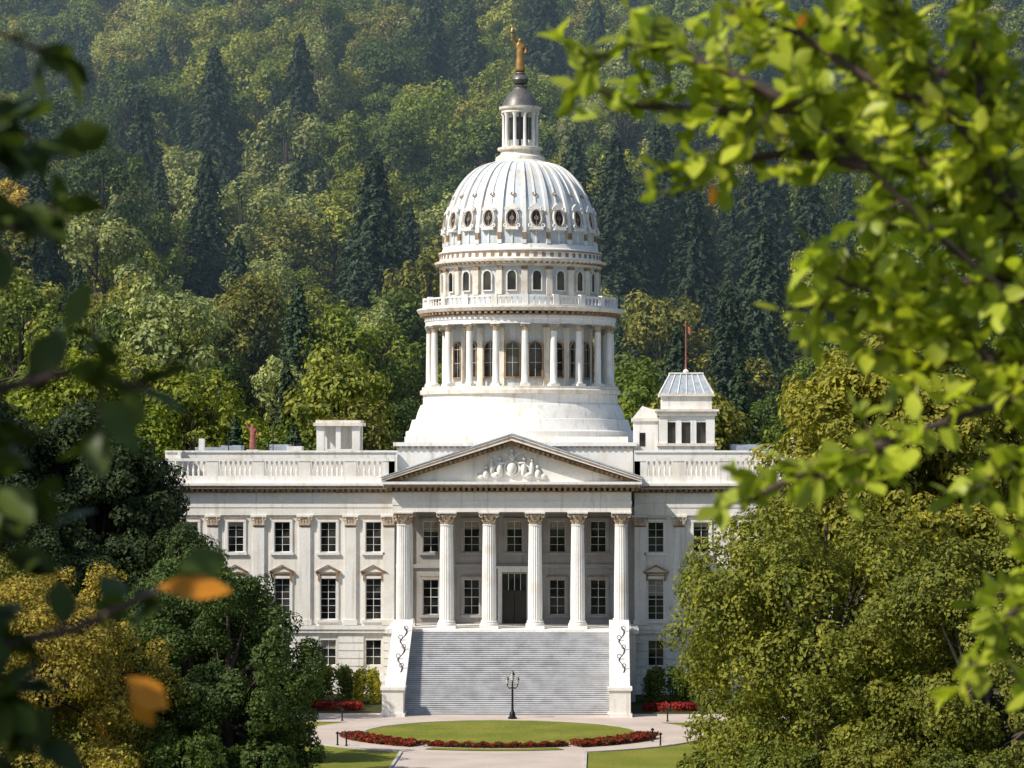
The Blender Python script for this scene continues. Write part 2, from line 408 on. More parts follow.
# ------------------------------------------------------------------ capitol building
cap=empty('capitol_building')
walls=MB();trim=MB();glass=MB();frame=MB();tan=MB();inner=MB();roofm=MB();bal=MB()
def wall_open(mb,x0,x1,z0,z1,ops,depth=.5):
    xs=sorted({x0,x1}|{o[0] for o in ops}|{o[1] for o in ops}); zs=sorted({z0,z1}|{o[2] for o in ops}|{o[3] for o in ops})
    for i in range(len(xs)-1):
        for j in range(len(zs)-1):
            mx=(xs[i]+xs[i+1])/2; mz=(zs[j]+zs[j+1])/2
            if any(o[0]<mx<o[1] and o[2]<mz<o[3] for o in ops): continue
            mb.quad((xs[i],0,zs[j]),(xs[i+1],0,zs[j]),(xs[i+1],0,zs[j+1]),(xs[i],0,zs[j+1]))
    for a,b,c,d in ops:
        mb.quad((a,0,c),(a,depth,c),(a,depth,d),(a,0,d)); mb.quad((b,0,d),(b,depth,d),(b,depth,c),(b,0,c))
        mb.quad((a,0,d),(a,depth,d),(b,depth,d),(b,0,d)); mb.quad((a,0,c),(b,0,c),(b,depth,c),(a,depth,c))
blind=MB()
wr=random.Random(3)
def window(cx,z0,z1,w,style=0,rows=4):
    a=cx-w/2;b=cx+w/2
    glass.quad((a,.40,z0),(b,.40,z0),(b,.40,z1),(a,.40,z1))
    if wr.random()<.4:
        blind.M=glass.M; q=z1-(z1-z0)*wr.uniform(.15,.5); blind.box(a+.05,b-.05,.392,.398,q,z1-.06)
    frame.box(a,a+.05,.30,.39,z0,z1); frame.box(b-.05,b,.30,.39,z0,z1); frame.box(a+.05,b-.05,.30,.39,z1-.06,z1); frame.box(a+.05,b-.05,.30,.39,z0,z0+.07)
    frame.box(cx-.025,cx+.025,.33,.39,z0+.07,z1-.06)
    for i in range(1,rows):
        z=z0+(z1-z0)*i/rows; t=.035 if i!=rows//2 else .06
        frame.box(a+.05,cx-.025,.34,.385,z-t/2,z+t/2); frame.box(cx+.025,b-.05,.34,.385,z-t/2,z+t/2)
    if style>=1:
        trim.box(a-.28,a-.01,-.14,.05,z0,z1); trim.box(b+.01,b+.28,-.14,.05,z0,z1); trim.box(a-.28,b+.28,-.16,.05,z1+.01,z1+.3)
        trim.box(a-.38,b+.38,-.26,.05,z0-.28,z0-.01)
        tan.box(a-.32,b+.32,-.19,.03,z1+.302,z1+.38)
    if style==2:
        tan.box(a-.45,b+.45,-.30,.03,z1+.52,z1+.68)
        trim.box(a-.30,b+.30,-.12,.03,z1+.39,z1+.51)
        trim.prism([(a-.5,z1+.69),(b+.5,z1+.69),(cx,z1+1.25)],-.25,.03)
        tan.prism([(a-.62,z1+.71),(a-.40,z1+.71),(cx,z1+1.27),(b+.40,z1+.71),(b+.62,z1+.71),(cx,z1+1.45)],-.42,-.255)
        for q in(a-.24,b+.02): tan.box(q,q+.22,-.28,-.161,z1-.2,z1+.5)
def capital(mb,mbt,cx,cy,z,r,h=1.25):
    mbt.lathe([(r*.86,z),(r*.88,z+h*.5),(r*1.12,z+h*.82)],cx,cy,16,caps=False)
    for row,(zz,rr,k) in enumerate(((z+.02,r*.9,8),(z+h*.36,r*1.0,8))):
        for i in range(k):
            a=2*math.pi*(i+.5*row)/k
            M0=mbt.M.copy(); mbt.M=M0@Matrix.Translation((cx,cy,0))@Matrix.Rotation(a,4,'Z')
            mbt.add([(rr,-r*.24,zz),(rr,r*.24,zz),(rr+r*.16,r*.26,zz+h*.28),(rr+r*.16,-r*.26,zz+h*.28),(rr+r*.50,-r*.12,zz+h*.38),(rr+r*.50,r*.12,zz+h*.38),(rr+r*.44,0,zz+h*.22)],
                    [(0,1,2,3),(3,2,5,4),(4,5,6)])
            mbt.M=M0
    for sx in(-1,1):
        for sy in(-1,1):
            M0=mbt.M.copy(); mbt.M=M0@Matrix.Translation((cx+sx*r*1.15,cy+sy*r*1.15,z+h*.74))
            mbt.torus(r*.22,r*.11,0,0,0,8,5); mbt.M=M0
    mb.box(cx-r*1.5,cx+r*1.5,cy-r*1.5,cy+r*1.5,z+h*.9,z+h)
def pilaster(cx,z0=7.05,z1=18.3,w=1.15,y=-.26):
    trim.box(cx-w*.62,cx+w*.62,y-.1,.02,z0,z0+.55)
    trim.box(cx-w*.5,cx+w*.5,y,.02,z0+.55,z1-1.2)
    tan.box(cx-w*.5,cx+w*.5,y-.05,.02,z1-1.18,z1-1.05)
    for k in range(4):
        q=cx-w*.5+w*(k+.5)/4
        bal.prism([(q-.13,z1-1.03),(q+.13,z1-1.03),(q+.2,z1-.55),(q,z1-.42),(q-.2,z1-.55)],y-.16,.02)
    bal.torus(.17,.08,cx-w*.52,z1-.35,y-.12,8,5); bal.torus(.17,.08,cx+w*.52,z1-.35,y-.12,8,5)
    trim.box(cx-w*.72,cx+w*.72,y-.16,.02,z1-.16,z1-.005)
ALL=(walls,trim,glass,frame,tan,inner,bal)
def facade(M,x0,x1,wins,pils):
    for mb in ALL: mb.M=M
    ops=[];wl=[]
    for cx in wins:
        for (z0,z1,w,st,rw) in ((14.5,17.6,1.6,1,4),(7.6,11.8,1.6,2,6),(2.9,5.5,1.6,0,3)):
            ops.append((cx-w/2,cx+w/2,z0,z1)); wl.append((cx,z0,z1,w,st,rw))
    wall_open(walls,x0,x1,0,18.3,ops)
    for w in wl: window(*w)
    for p in pils: pilaster(p)
    trim.box(x0,x1,-.28,-.003,0,1.1); trim.box(x0,x1,-.34,-.003,6.25,6.6); trim.box(x0,x1,-.46,-.003,6.602,7.0)
    for k in range(6):
        z=1.25+k*.8
        segs=[]; e=x0
        for cx in wins:
            if z+.68>2.7 and z<5.7: segs.append((e,cx-1.0)); e=cx+1.0
        segs.append((e,x1))
        for a,b in segs: trim.box(a,b,-.12,-.003,z,z+.7)
    walls.box(x0,x1,-.18,.5,18.303,19.1); walls.box(x0,x1,-.24,.5,19.102,19.5); walls.box(x0,x1,-.14,.5,19.502,20.6)
    tan.box(x0,x1,-.32,.5,20.602,20.72)
    n=int((x1-x0)/.55)
    for i in range(n):
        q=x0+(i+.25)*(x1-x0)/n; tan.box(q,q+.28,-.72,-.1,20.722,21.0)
    trim.box(x0-.0,x1+.0,-1.1,.5,21.003,21.35); trim.box(x0,x1,-1.3,.5,21.352,21.6)
    tan.box(x0,x1,-1.13,-1.101,21.06,21.3)
    trim.box(x0,x1,-.45,.1,21.602,22.35)
    stops=sorted(set([x0]+list(pils)+[x1]))
    for p in stops:
        a=max(x0,p-.6); b=min(x1,p+.6)
        if b-a>.3: walls.box(a,b,-.40,.05,22.352,23.85)
    for a,b in zip(stops[:-1],stops[1:]):
        a+=.6;b-=.6
        if b-a<.8: continue
        k=max(2,int((b-a)/.48))
        for i in range(k):
            q=a+(i+.5)*(b-a)/k; 
            frame.lathe([(.09,22.352),(.12,22.55),(.14,22.85),(.06,23.25),(.07,23.5),(.12,23.6),(.12,23.85)],q,-.18,6,caps=False)
    trim.box(x0,x1,-.46,.11,23.852,24.15)
    walls.box(x0,x1,1.5,1.8,22.3,24.75); trim.box(x0,x1,1.35,1.95,24.752,24.95)
    for mb in ALL: mb.M=Matrix.Identity(4)
W0=8; 
lw=[-33.4,-28.7,-23.9,-19.15,-14.5]; lp=[-35.6,-31.05,-26.3,-21.55,-16.85,-12.9]
T=Matrix.Translation((0,W0,0))
facade(T,-36.2,-12.3,lw,lp)
facade(T,12.3,36.2,[-v for v in lw][::-1],[-v for v in lp][::-1])
sidew=[-18,-12,-6,0,6,12,18]; sidep=[-21.2,-15,-9,-3,3,9,15,21.2]
facade(Matrix.Translation((36.2,30.0,0))@Matrix.Rotation(rad(90),4,'Z'),-22,22,sidew,sidep)
facade(Matrix.Translation((-36.2,30.0,0))@Matrix.Rotation(rad(-90),4,'Z'),-22,22,sidew,sidep)
facade(Matrix.Translation((0,52.0,0))@Matrix.Rotation(rad(180),4,'Z'),-36.2,36.2,[i*6-30 for i in range(11)],[i*6-33 for i in range(12)])
roofm.box(-35.7,35.7,10,50.0,21.9,22.3)
for mb in ALL: mb.M=T
ops=[(-1.25,1.25,7.2,12.3)]; ws=[]
for cx in(-8.6,-4.4,4.4,8.6): ops+=[(cx-.8,cx+.8,8.1,11.7),(cx-.8,cx+.8,14.5,17.7)]; ws+=[(cx,8.1,11.7,1.6,1,4),(cx,14.5,17.7,1.6,1,4)]
ops.append((-.8,.8,14.5,17.7)); ws.append((0,14.5,17.7,1.6,1,4))
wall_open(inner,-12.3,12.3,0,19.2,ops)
_t=trim; trim=inner
for w in ws: window(*w)
trim=_t
for p in(-10.9,-6.55,-2.3,2.3,6.55,10.9):
    inner.box(p-.5,p+.5,-.22,-.003,7.3,18.0); tan.box(p-.6,p+.6,-.3,-.003,18.003,18.8)
inner.box(-12.3,12.3,-.2,-.003,12.9,13.3)
trim.box(-1.7,-1.27,-.25,.1,7.2,12.5); trim.box(1.27,1.7,-.25,.1,7.2,12.5); trim.box(-1.7,1.7,-.25,.1,12.502,12.85); trim.box(-1.95,1.95,-.45,.05,12.853,13.1)
door=MB(); door.M=T
door.box(-1.25,-.03,.3,.42,7.2,10.4); door.box(.03,1.25,.3,.42,7.2,10.4); door.box(-1.25,1.25,.28,.42,10.42,10.6)
for s in(-.64,.64):
    for z in(7.5,8.5,9.5): door.box(s-.42,s+.42,.25,.299,z,z+.75)
glass.quad((-1.25,.4,10.6),(1.25,.4,10.6),(1.25,.4,12.3),(-1.25,.4,12.3))
for q in(-.62,0,.62): frame.box(q-.025,q+.025,.3,.39,10.6,12.3)
door.obj('entrance_door',M_DOOR,cap)
for mb in ALL: mb.M=Matrix.Identity(4)
trim.box(-12.6,12.6,-1.4,7.7,6.75,7.2); walls.box(-12.3,12.3,-1.2,7.95,0,6.748); trim.box(-11.55,11.55,-2.6,-1.402,0,7.198)
inner.box(-11.6,11.6,.9,7.9,18.9,19.2)
def ent(x0,x1,y0,y1):
    walls.box(x0,x1,y0,y1,18.82,19.5); walls.box(x0-.06,x1+.06,y0-.06,y1+.06,19.502,19.9); walls.box(x0,x1,y0,y1,19.902,20.8)
ent(-11.9,11.9,-.85,.85)
for s in(-1,1): walls.box(min(s*11.9,s*10.3),max(s*11.9,s*10.3),.912,7.9,18.82,20.8)
tan.box(-12.1,12.1,-1.05,7.7,20.802,20.95)
n=44
for i in range(n):
    q=-12.2+i*(24.4-.28)/(n-1); tan.box(q,q+.28,-1.55,-.9,20.952,21.28)
for i in range(16):
    for s in(-1,1): q=-.7+i*.54; tan.box(min(s*11.9,s*12.5),max(s*11.9,s*12.5),q,q+.28,20.952,21.28)
trim.box(-12.75,12.75,-2.0,7.3,21.283,21.6); trim.box(-12.95,12.95,-2.2,7.2,21.602,21.85)
tan.box(-12.7,12.7,-2.03,-2.003,21.3,21.5)
walls.prism([(-11.9,21.852),(11.9,21.852),(0,25.7)],-.75,9.5)
def rake(s):
    L=[(s*12.95,21.86),(s*12.95,22.2),(0,26.5),(0,25.95)]
    if s>0: L=L[::-1]
    trim.prism(L,-2.2,9.8)
    L=[(s*11.3,21.86),(0,25.45),(0,25.93),(s*12.9,21.92)]
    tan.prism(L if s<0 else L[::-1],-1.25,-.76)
    for i in range(24):
        t=(i+.6)/25; x=s*12.2*(1-t); z=21.65+t*(25.5-21.65)
        if z<21.9: continue
        tan.box(x-.14,x+.14,-1.7,-1.2,z-.05,z+.3)
    L=[(s*13.05,22.22),(s*13.05,22.32),(0,26.66),(0,26.52)]
    roofm.prism(L if s<0 else L[::-1],-2.25,9.9)
    L=[(s*12.9,21.98),(s*12.9,22.12),(0,26.36),(0,26.18)]
    tan.prism(L if s<0 else L[::-1],-2.23,-2.203)
rake(-1);rake(1)
rel=MB()
def blob(cx,cz,rx,rz,y=-.8,d=.35):
    vs=[];fs=[];n=10
    for j,(k,dy) in enumerate(((1,0),(.85,.6),(.45,.92))):
        for i in range(n):
            a=2*math.pi*i/n; vs.append((cx+rx*k*math.cos(a),y-d*dy,cz+rz*k*math.sin(a)))
    vs.append((cx,y-d,cz))
    for j in range(2):
        for i in range(n): fs.append((j*n+i,j*n+(i+1)%n,(j+1)*n+(i+1)%n,(j+1)*n+i))
    for i in range(n): fs.append((2*n+i,2*n+(i+1)%n,3*n))
    rel.add(vs,fs)
blob(0,23.2,.55,.8,d=.55); rel.torus(.75,.12,0,23.2,-.9,16,6); blob(0,24.3,.32,.5,d=.55); blob(0,24.95,.2,.24,d=.55)
for s in(-1,1):
    blob(s*1.2,23.1,.36,.85,d=.55); blob(s*1.2,24.15,.18,.22,d=.5); blob(s*.95,23.7,.42,.14,d=.5); blob(s*1.6,22.5,.5,.35,d=.5)
    blob(s*2.0,23.2,.26,.7,d=.5); blob(s*2.0,24.0,.16,.2,d=.45); blob(s*2.6,22.6,.35,.5,d=.5); blob(s*2.55,23.3,.17,.2); blob(s*3.1,22.35,.4,.3)
    rel.tube([(s*.3,-1.0,24.3),(s*.7,-1.1,24.7),(s*1.0,-1.0,24.6)],[.07,.08,.05],5); rel.tube([(s*1.3,-1.0,23.6),(s*1.7,-1.1,23.3),(s*1.8,-1.0,22.8)],[.1,.08,.06],5)
rel.obj('pediment_relief',M_WHITE,cap,True)
cols=MB(); caps=MB()
for p in(-10.9,-6.55,-2.3,2.3,6.55,10.9):
    for yy in ((0,) if abs(p)<10 else (0,4.4)):
        cols.box(p-.95,p+.95,yy-.95,yy+.95,7.2,7.5)
        cols.lathe([(.92,7.5),(.95,7.62),(.9,7.74),(.78,7.8),(.86,7.9),(.78,8.0)],p,yy,24)
        cols.lathe([(.72,8.0),(.72,10.5),(.69,13.5),(.63,17.45)],p,yy,40,.08)
        cols.lathe([(.66,17.45),(.70,17.5),(.66,17.56)],p,yy,24)
        capital(cols,caps,p,yy,17.5,.68,1.31)
cols.obj('portico_columns',M_WHITE,cap,True); caps.obj('column_capitals',M_CAPS,cap); bal.obj('pilaster_capitals',M_CAPS,cap)
walls.box(-12.2,12.2,10.2,50,22.3,25.4); trim.box(-12.6,12.6,9.9,50.3,25.402,25.8)
walls.box(-11.7,11.7,14,46,25.802,26.4)
for i in range(40): q=-12.3+i*.62; tan.box(q,q+.3,10.0,10.19,25.1,25.38)
walls.box(-13.8,-12.25,12,30,22.3,24.3); walls.box(12.25,13.8,12,30,22.3,24.3)
# ---- dome
DY=30
dw=MB(); dp=MB(); dt=MB(); dg=MB(); dtan=MB(); dcap=MB(); dbase=MB()
for mb in(dw,dp,dt,dg,dtan,dcap,dbase): mb.M=Matrix.Translation((0,DY,0))
dbase.lathe([(12.6,25.9),(12.6,27.0),(12.3,27.1),(12.2,27.2),(11.9,28.3),(11.5,28.35),(11.3,29.1),(10.95,29.9),(10.7,30.0),(10.7,31.0)],seg=80)
dt.lathe([(10.6,31.0),(11.0,31.05),(11.05,31.45),(10.8,31.6),(10.8,31.85)],seg=80)
dp.lathe([(7.7,31.8),(7.7,38.8)],seg=80,caps=False)
NC=20
def pol(k,off=0,n=NC): return Matrix.Translation((0,DY,0))@Matrix.Rotation(2*math.pi*(k+off)/n,4,'Z')
def archpts(w,z0,zs,n=8,g=0):
    p=[(-w-g,z0-g),(w+g,z0-g)]
    for i in range(n+1):
        a=math.pi*i/n; p.append(((w+g)*math.cos(a),zs+(w+g)*math.sin(a)))
    return p
for k in range(NC):
    M=pol(k,.25)
    for mb in(dw,dtan,dt,dg,dcap): mb.M=M
    dw.box(-.52,.52,-10.55,-9.5,31.852,32.1)
    dw.lathe([(.48,32.1),(.50,32.2),(.38,32.35),(.37,34.5),(.33,37.75)],0,-10.0,14)
    capital(dw,dcap,0,-10.0,37.75,.34,.8)
    dt.box(-.35,.35,-8.0,-7.6,31.9,38.2)
    M=pol(k,.75)
    for mb in(dw,dtan,dt,dg): mb.M=M
    dg.prism(archpts(.7,32.9,35.9),-7.84,-7.6)
    dtan.ringprism(archpts(.7,32.9,35.9,g=.16),archpts(.7,32.9,35.9),-8.0,-7.55)
    dw.box(-.015,.015,-7.87,-7.845,32.9,36.5); dw.box(-.66,.66,-7.865,-7.845,34.4,34.43); dw.box(-.66,.66,-7.865,-7.845,35.9,35.93)
    dg.prism(archpts(.46,42.2,43.8),-8.62,-8.4)
    dt.ringprism(archpts(.46,42.2,43.8,g=.12),archpts(.46,42.2,43.8),-8.76,-8.4)
    M=pol(k,.25)
    for mb in(dw,dtan,dt,dg): mb.M=M
    dt.box(-.32,.32,-8.85,-8.4,41.7,44.75)
    dtan.box(-.36,.36,-8.92,-8.4,44.4,44.7)
for mb in(dw,dp,dt,dg,dtan): mb.M=Matrix.Translation((0,DY,0))
dw.lathe([(9.4,38.55),(10.45,38.552),(10.45,39.0),(10.55,39.05),(10.55,39.45)],seg=80,caps=False)
inner.M=dw.M; inner.lathe([(7.7,38.6),(10.4,38.54)],seg=80,caps=False); inner.M=Matrix.Identity(4)
dtan.lathe([(10.5,39.4),(10.72,39.45),(10.72,39.6)],seg=80,caps=False)
dt.lathe([(10.3,39.85),(11.15,39.9),(11.4,40.25),(11.35,40.4),(10.2,40.45),(8.5,40.5)],seg=80,caps=False)
for k in range(100):
    dtan.M=pol(k,0,100); dtan.box(-.16,.16,-11.05,-10.3,39.6,39.86)
for k in range(110):
    dw.M=pol(k,0,110); dw.lathe([(.08,40.6),(.11,40.75),(.05,41.1),(.1,41.35)],0,-10.5,5,caps=False)
for k in range(NC):
    dw.M=pol(k,.25); dw.box(-.3,.3,-10.75,-10.25,40.45,41.65)
for mb in(dw,dtan): mb.M=Matrix.Translation((0,DY,0))
dw.lathe([(10.2,40.46),(10.7,40.46),(10.7,40.6),(10.3,40.6)],seg=80,caps=False)
dw.lathe([(10.3,41.35),(10.7,41.35),(10.7,41.52),(10.3,41.52),(10.3,41.35)],seg=80,caps=False)
dp.lathe([(8.75,40.4),(8.75,41.7),(8.5,41.75),(8.5,44.8)],seg=80,caps=False)
dt.lathe([(8.5,44.75),(8.9,44.8),(8.95,45.1),(9.4,45.3),(9.45,45.55),(8.9,45.6)],seg=80,caps=False)
for k in range(90):
    dtan.M=pol(k,0,90); dtan.box(-.13,.13,-9.3,-8.8,45.05,45.28)
dtan.M=Matrix.Translation((0,DY,0))
dtan.lathe([(8.98,46.33),(9.02,46.36),(9.02,46.45),(8.98,46.47)],seg=80,caps=False)
dw.lathe([(8.95,45.55),(8.85,46.3),(9.0,46.35),(9.0,46.6),(8.65,46.7),(8.5,47.2)],seg=80,caps=False)
for k in range(60):
    dtan.M=pol(k,0,60); dtan.box(-.2,.2,-8.93,-8.7,45.75,46.2)
def Rsh(z):
    t=(z-47.2)/(56.6-47.2); t=min(1,max(0,t))
    return 2.55+(8.3-2.55)*math.sqrt(max(0,1-t**2.05))
zs=[47.2+(56.6-47.2)*math.sin(math.pi/2*i/28) for i in range(29)]
dp.lathe([(Rsh(z),z) for z in zs],seg=120,caps=False)
for k in range(NC*2):
    M=pol(k,.5,NC*2); dw.M=M
    wide=(k%2==0)
    w0=.22 if wide else .08
    vs=[];fs=[]
    for i,z in enumerate(zs[:-1]):
        r=Rsh(z); w=w0*(.35+.65*r/8.3); h=.28 if wide else .12
        vs+=[(-w,-r+.08,z),(-w,-r-h,z),(w,-r-h,z),(w,-r+.08,z)]
    for i in range(len(zs)-2):
        for j in range(3): fs.append((4*i+j,4*i+j+1,4*i+5+j,4*i+4+j))
    dw.add(vs,fs)
for k in range(NC):
    z=49.9; r=Rsh(z); sl=math.atan2(Rsh(z-.6)-Rsh(z+.6),1.2)
    M=pol(k,.75)@Matrix.Translation((0,-r-.08,z))@Matrix.Rotation(-sl,4,'X')
    for mb in(dg,dw,dtan): mb.M=M
    circ=[(.52*math.cos(2*math.pi*i/14),.85*math.sin(2*math.pi*i/14)) for i in range(14)]
    oc=[(1.42*a,1.27*b) for a,b in circ]
    dg.prism(circ,-.16,.05); dw.ringprism(oc,circ,-.34,.2)
    dtan.torus(.90,.05,0,0,-.36,16,5,.68)
    dw.prism([(-.35,1.0),(.35,1.0),(.55,1.3),(0,1.7),(-.55,1.3)],-.3,.2)
    dtan.torus(.17,.08,0,0,-.2,8,5); dtan.box(-.03,.03,-.22,-.16,-.8,.8)
    dw.prism([(-.75,-1.3),(.75,-1.3),(.6,-1.0),(-.6,-1.0)],-.4,.3)
    for s in(-1,1): dw.torus(.18,.09,s*.70,-.85,-.3,8,5); dw.torus(.15,.08,s*.62,1.0,-.3,8,5)
    z=48.6; M=pol(k,.25)@Matrix.Translation((0,-Rsh(z)-.28,z)); dtan.M=M
    dtan.box(-.22,.22,-.1,.15,-.9,-.2)
    z2=52.6; M=pol(k,.75)@Matrix.Translation((0,-Rsh(z2)-.08,z2))@Matrix.Rotation(-.75,4,'X'); dtan.M=M
    dtan.torus(.22,.07,0,0,-.05,8,4)
for mb in(dw,dp,dt,dg,dtan): mb.M=Matrix.Translation((0,DY,0))
dt.lathe([(3.0,56.2),(3.15,56.3),(3.1,56.6),(2.75,56.8),(2.7,57.2),(2.2,57.5),(2.15,57.9),(2.5,58.0),(2.5,58.25),(2.3,58.3)],seg=40,caps=True)
dtan.lathe([(3.12,56.32),(3.17,56.36),(3.15,56.5)],seg=40,caps=False)
dg.lathe([(1.2,58.3),(1.2,62.4)],seg=24,caps=False)
for k in range(10):
    M=pol(k,.5,10); dw.M=M; dt.M=M
    dw.lathe([(.28,58.3),(.20,58.45),(.18,61.7),(.28,61.95),(.3,62.1)],0,-1.8,8)
    dw.box(-.26,.26,-1.40,-1.1,58.3,59.1); dw.box(-.26,.26,-1.4,-1.1,61.6,62.1)
dw.M=dt.M=Matrix.Translation((0,DY,0))
dt.lathe([(1.0,62.05),(2.1,62.1),(2.1,62.4),(2.3,62.5),(2.35,62.75),(2.0,62.8)],seg=40)
br=MB(); br.M=Matrix.Translation((0,DY,0))
br.lathe([(2.05,62.8),(1.95,63.1),(1.75,63.6),(1.3,64.3),(.9,64.6),(.75,64.9),(.8,65.0),(.45,65.2),(.4,65.4)],seg=28)
gold=MB(); gold.M=br.M
gold.lathe([(.4,65.3),(.75,65.4),(.95,65.8),(.85,66.1),(.55,66.35),(.6,66.5),(.55,66.6)],seg=20)
dw.obj('dome_stonework',M_WHITE,cap,True); dp.obj('dome_shell',M_DOMEP,cap,True); dt.obj('dome_cornices',M_TRIM,cap,True); dbase.obj('dome_base',M_WHITE,cap,True)
dg.obj('dome_windows',M_GLASS,cap); dtan.obj('dome_ornament',M_TAN,cap,True); br.obj('lantern_roof',M_BRONZE,cap,True); gold.obj('finial',M_BRONZE,cap,True); dcap.obj('drum_capitals',M_CAPS,cap)

def figure(name,verts,edges,radii,mat,parent,loc,s=1,k=1):
    me=bpy.data.meshes.new(name); me.from_pydata(verts,edges,[]); me.materials.append(mat)
    o=bpy.data.objects.new(name,me); link(o,parent); o.location=loc; o.scale=(s,s,s)
    o.modifiers.new('skin','SKIN')
    for i,r in enumerate(radii):
        d=me.skin_vertices[0].data[i]; d.radius=(r[0]*k,r[1]*k); d.use_root=(i==0)
    o.modifiers['skin'].use_smooth_shade=True
    ss=o.modifiers.new('sub','SUBSURF'); ss.levels=2; ss.render_levels=2
    return o
V=[(0,0,.95),(0,0,1.2),(0,0,1.42),(0,-.01,1.55),(0,-.02,1.68),(0,-.02,1.78),
   (-.19,0,1.42),(-.34,-.04,1.60),(-.40,-.08,1.86),(-.40,-.09,1.96),
   (.19,0,1.40),(.29,.0,1.15),(.26,-.16,.98),
   (.0,.0,.6),(.0,.02,.25),(0,.02,.04)]
E=[(0,1),(1,2),(2,3),(3,4),(4,5),(2,6),(6,7),(7,8),(8,9),(2,10),(10,11),(11,12),(0,13),(13,14),(14,15)]
Rr=[(.19,.16),(.17,.14),(.19,.14),(.08,.08),(.12,.13),(.09,.10),(.09,.09),(.075,.075),(.06,.06),(.07,.07),(.09,.09),(.075,.075),(.06,.06),(.21,.19),(.25,.24),(.29,.27)]
figure('dome_statue',V,E,Rr,M_GOLD,cap,(0,DY,66.5),2.2,1.12)
g=MB(); g.tube([(-.88,DY-.20,70.1),(-.88,DY-.20,71.0)],[.09,.07],6); g.lathe([(.07,71.0),(.19,71.1),(.14,71.35),(.02,71.6)],-.88,DY-.20,8); g.obj('statue_torch',M_GOLD,cap)
st=empty('rooftop_statue'); 
figure('figure',V,E,Rr,M_RED,st,(-27.4,12,25.0),1.5,1.15)
g=MB(); g.box(-28.0,-26.8,11.4,12.6,22.3,25.05); g.obj('plinth',M_WALL,st)

# rooftop structures
rt=MB(); rtt=MB(); rg=MB(); rr_=MB()
x0,x1,y0,y1=14.9,20.7,12.5,18.3
rt.box(x0,x1,y0,y1,22.3,25.4); rtt.box(x0-.2,x1+.2,y0-.2,y1+.2,25.402,25.7)
for a in(x0,x1-.9):
    for b in(y0,y1-.9): rt.box(a,a+.9,b,b+.9,25.702,28.6)
for a in(x0+1.75,x0+3.3): rt.box(a,a+.6,y0+.05,y0+.5,25.702,28.6)
rt.box(x0+.9,x1-.9,y0+.1,y0+.4,27.9,28.6)
rg.box(x0+.3,x1-.3,y0+.35,y1-.35,25.7,28.55)
rtt.box(x0-.25,x1+.25,y0-.25,y1+.25,28.603,29.0); rtt.box(x0-.45,x1+.45,y0-.45,y1+.45,29.002,29.25)
rt.box(x0+.3,x1-.3,y0+.3,y1-.3,29.252,30.6); rtt.box(x0+.0,x1-.0,y0,y1,30.602,30.85)
cxm,cym=(x0+x1)/2,(y0+y1)/2
def frust(mb,h0,h1,z0,z1):
    mb.add([(cxm+a*h0,cym+b*h0,z0) for a,b in((-1,-1),(1,-1),(1,1),(-1,1))]+[(cxm+a*h1,cym+b*h1,z1) for a,b in((-1,-1),(1,-1),(1,1),(-1,1))],
           [(0,1,5,4),(1,2,6,5),(2,3,7,6),(3,0,4,7),(4,5,6,7)])
frust(rr_,2.8,1.7,30.85,32.9)
for i in range(7):
    t=-1+i*2/6
    rt.tube([(cxm+t*2.8,cym-2.82,30.87),(cxm+t*1.7,cym-1.72,32.93)],[.06,.06],4); rt.tube([(cxm-2.82,cym+t*2.8,30.87),(cxm-1.72,cym+t*1.7,32.93)],[.06,.06],4)
rtt.box(cxm-1.8,cxm+1.8,cym-1.8,cym+1.8,32.92,33.1); rt.lathe([(.25,33.1),(.3,33.3),(.1,33.5)],cxm,cym,8)
rt.box(12.3,14.85,14,19,22.3,28.0); rtt.box(12.1,14.88,13.8,19.2,28.002,28.35); rg.box(12.9,13.5,13.96,13.999,25.4,26.8); rt.prism([(12.2,28.352),(14.8,28.352),(14.8,29.1),(13.2,29.6)],14.1,18.8)
a0,a1,b0,b1=-20.7,-16.2,11.5,15.5
for a in(a0,a1-.8):
    for b in(b0,b1-.6): rt.box(a,a+.8,b,b+.6,22.3,27.5)
rt.box(a0+.8,a1-.8,b0+.05,b0+.5,22.3,25.1); rt.box(a0+2.0,a0+2.5,b0+.05,b0+.5,25.1,27.5); rt.box(a0+.8,a1-.8,b1-.4,b1-.1,22.3,27.5)
rtt.box(a0-.3,a1+.3,b0-.3,b1+.3,27.502,27.85); rtt.box(a0-.1,a1+.1,b0-.1,b1+.1,27.852,28.1)
rr_.box(-34,-31,16,19,22.3,25.3); rt.box(-33.2,-32.6,13,13.6,22.3,26.2); rr_.box(-31,-28.9,14,17,22.3,25.5); rr_.box(-26,-24,15,18,22.3,25.6); rt.box(-24,-22.4,13,15,22.3,25.4); rr_.box(22.5,27,14,18,22.3,25.6); rt.box(28.5,29.3,13,14,22.3,26.3)
rt.obj('rooftop_pavilions',M_WHITE,cap); rtt.obj('pavilion_cornices',M_TRIM,cap); rg.obj('pavilion_windows',M_GLASS,cap); rr_.obj('pavilion_roofs',M_ROOF,cap)
ant=MB()
for x,h in((-15.2,28.6),(-14.4,28.0),(-14.8,27.4),(-33.8,26.6),(-30.2,26.4),(-25.5,26.8),(-26.0,26.2),(-23,26.5)):
    ant.tube([(x,14,22.3),(x,14,h)],[.06,.04],5); ant.tube([(x-.5,14,h-.5),(x+.5,14,h-.5)],[.03,.03],4); ant.tube([(x-.35,14,h-.9),(x+.35,14,h-.9)],[.03,.03],4)
ant.obj('roof_antennas',M_IRON,cap)
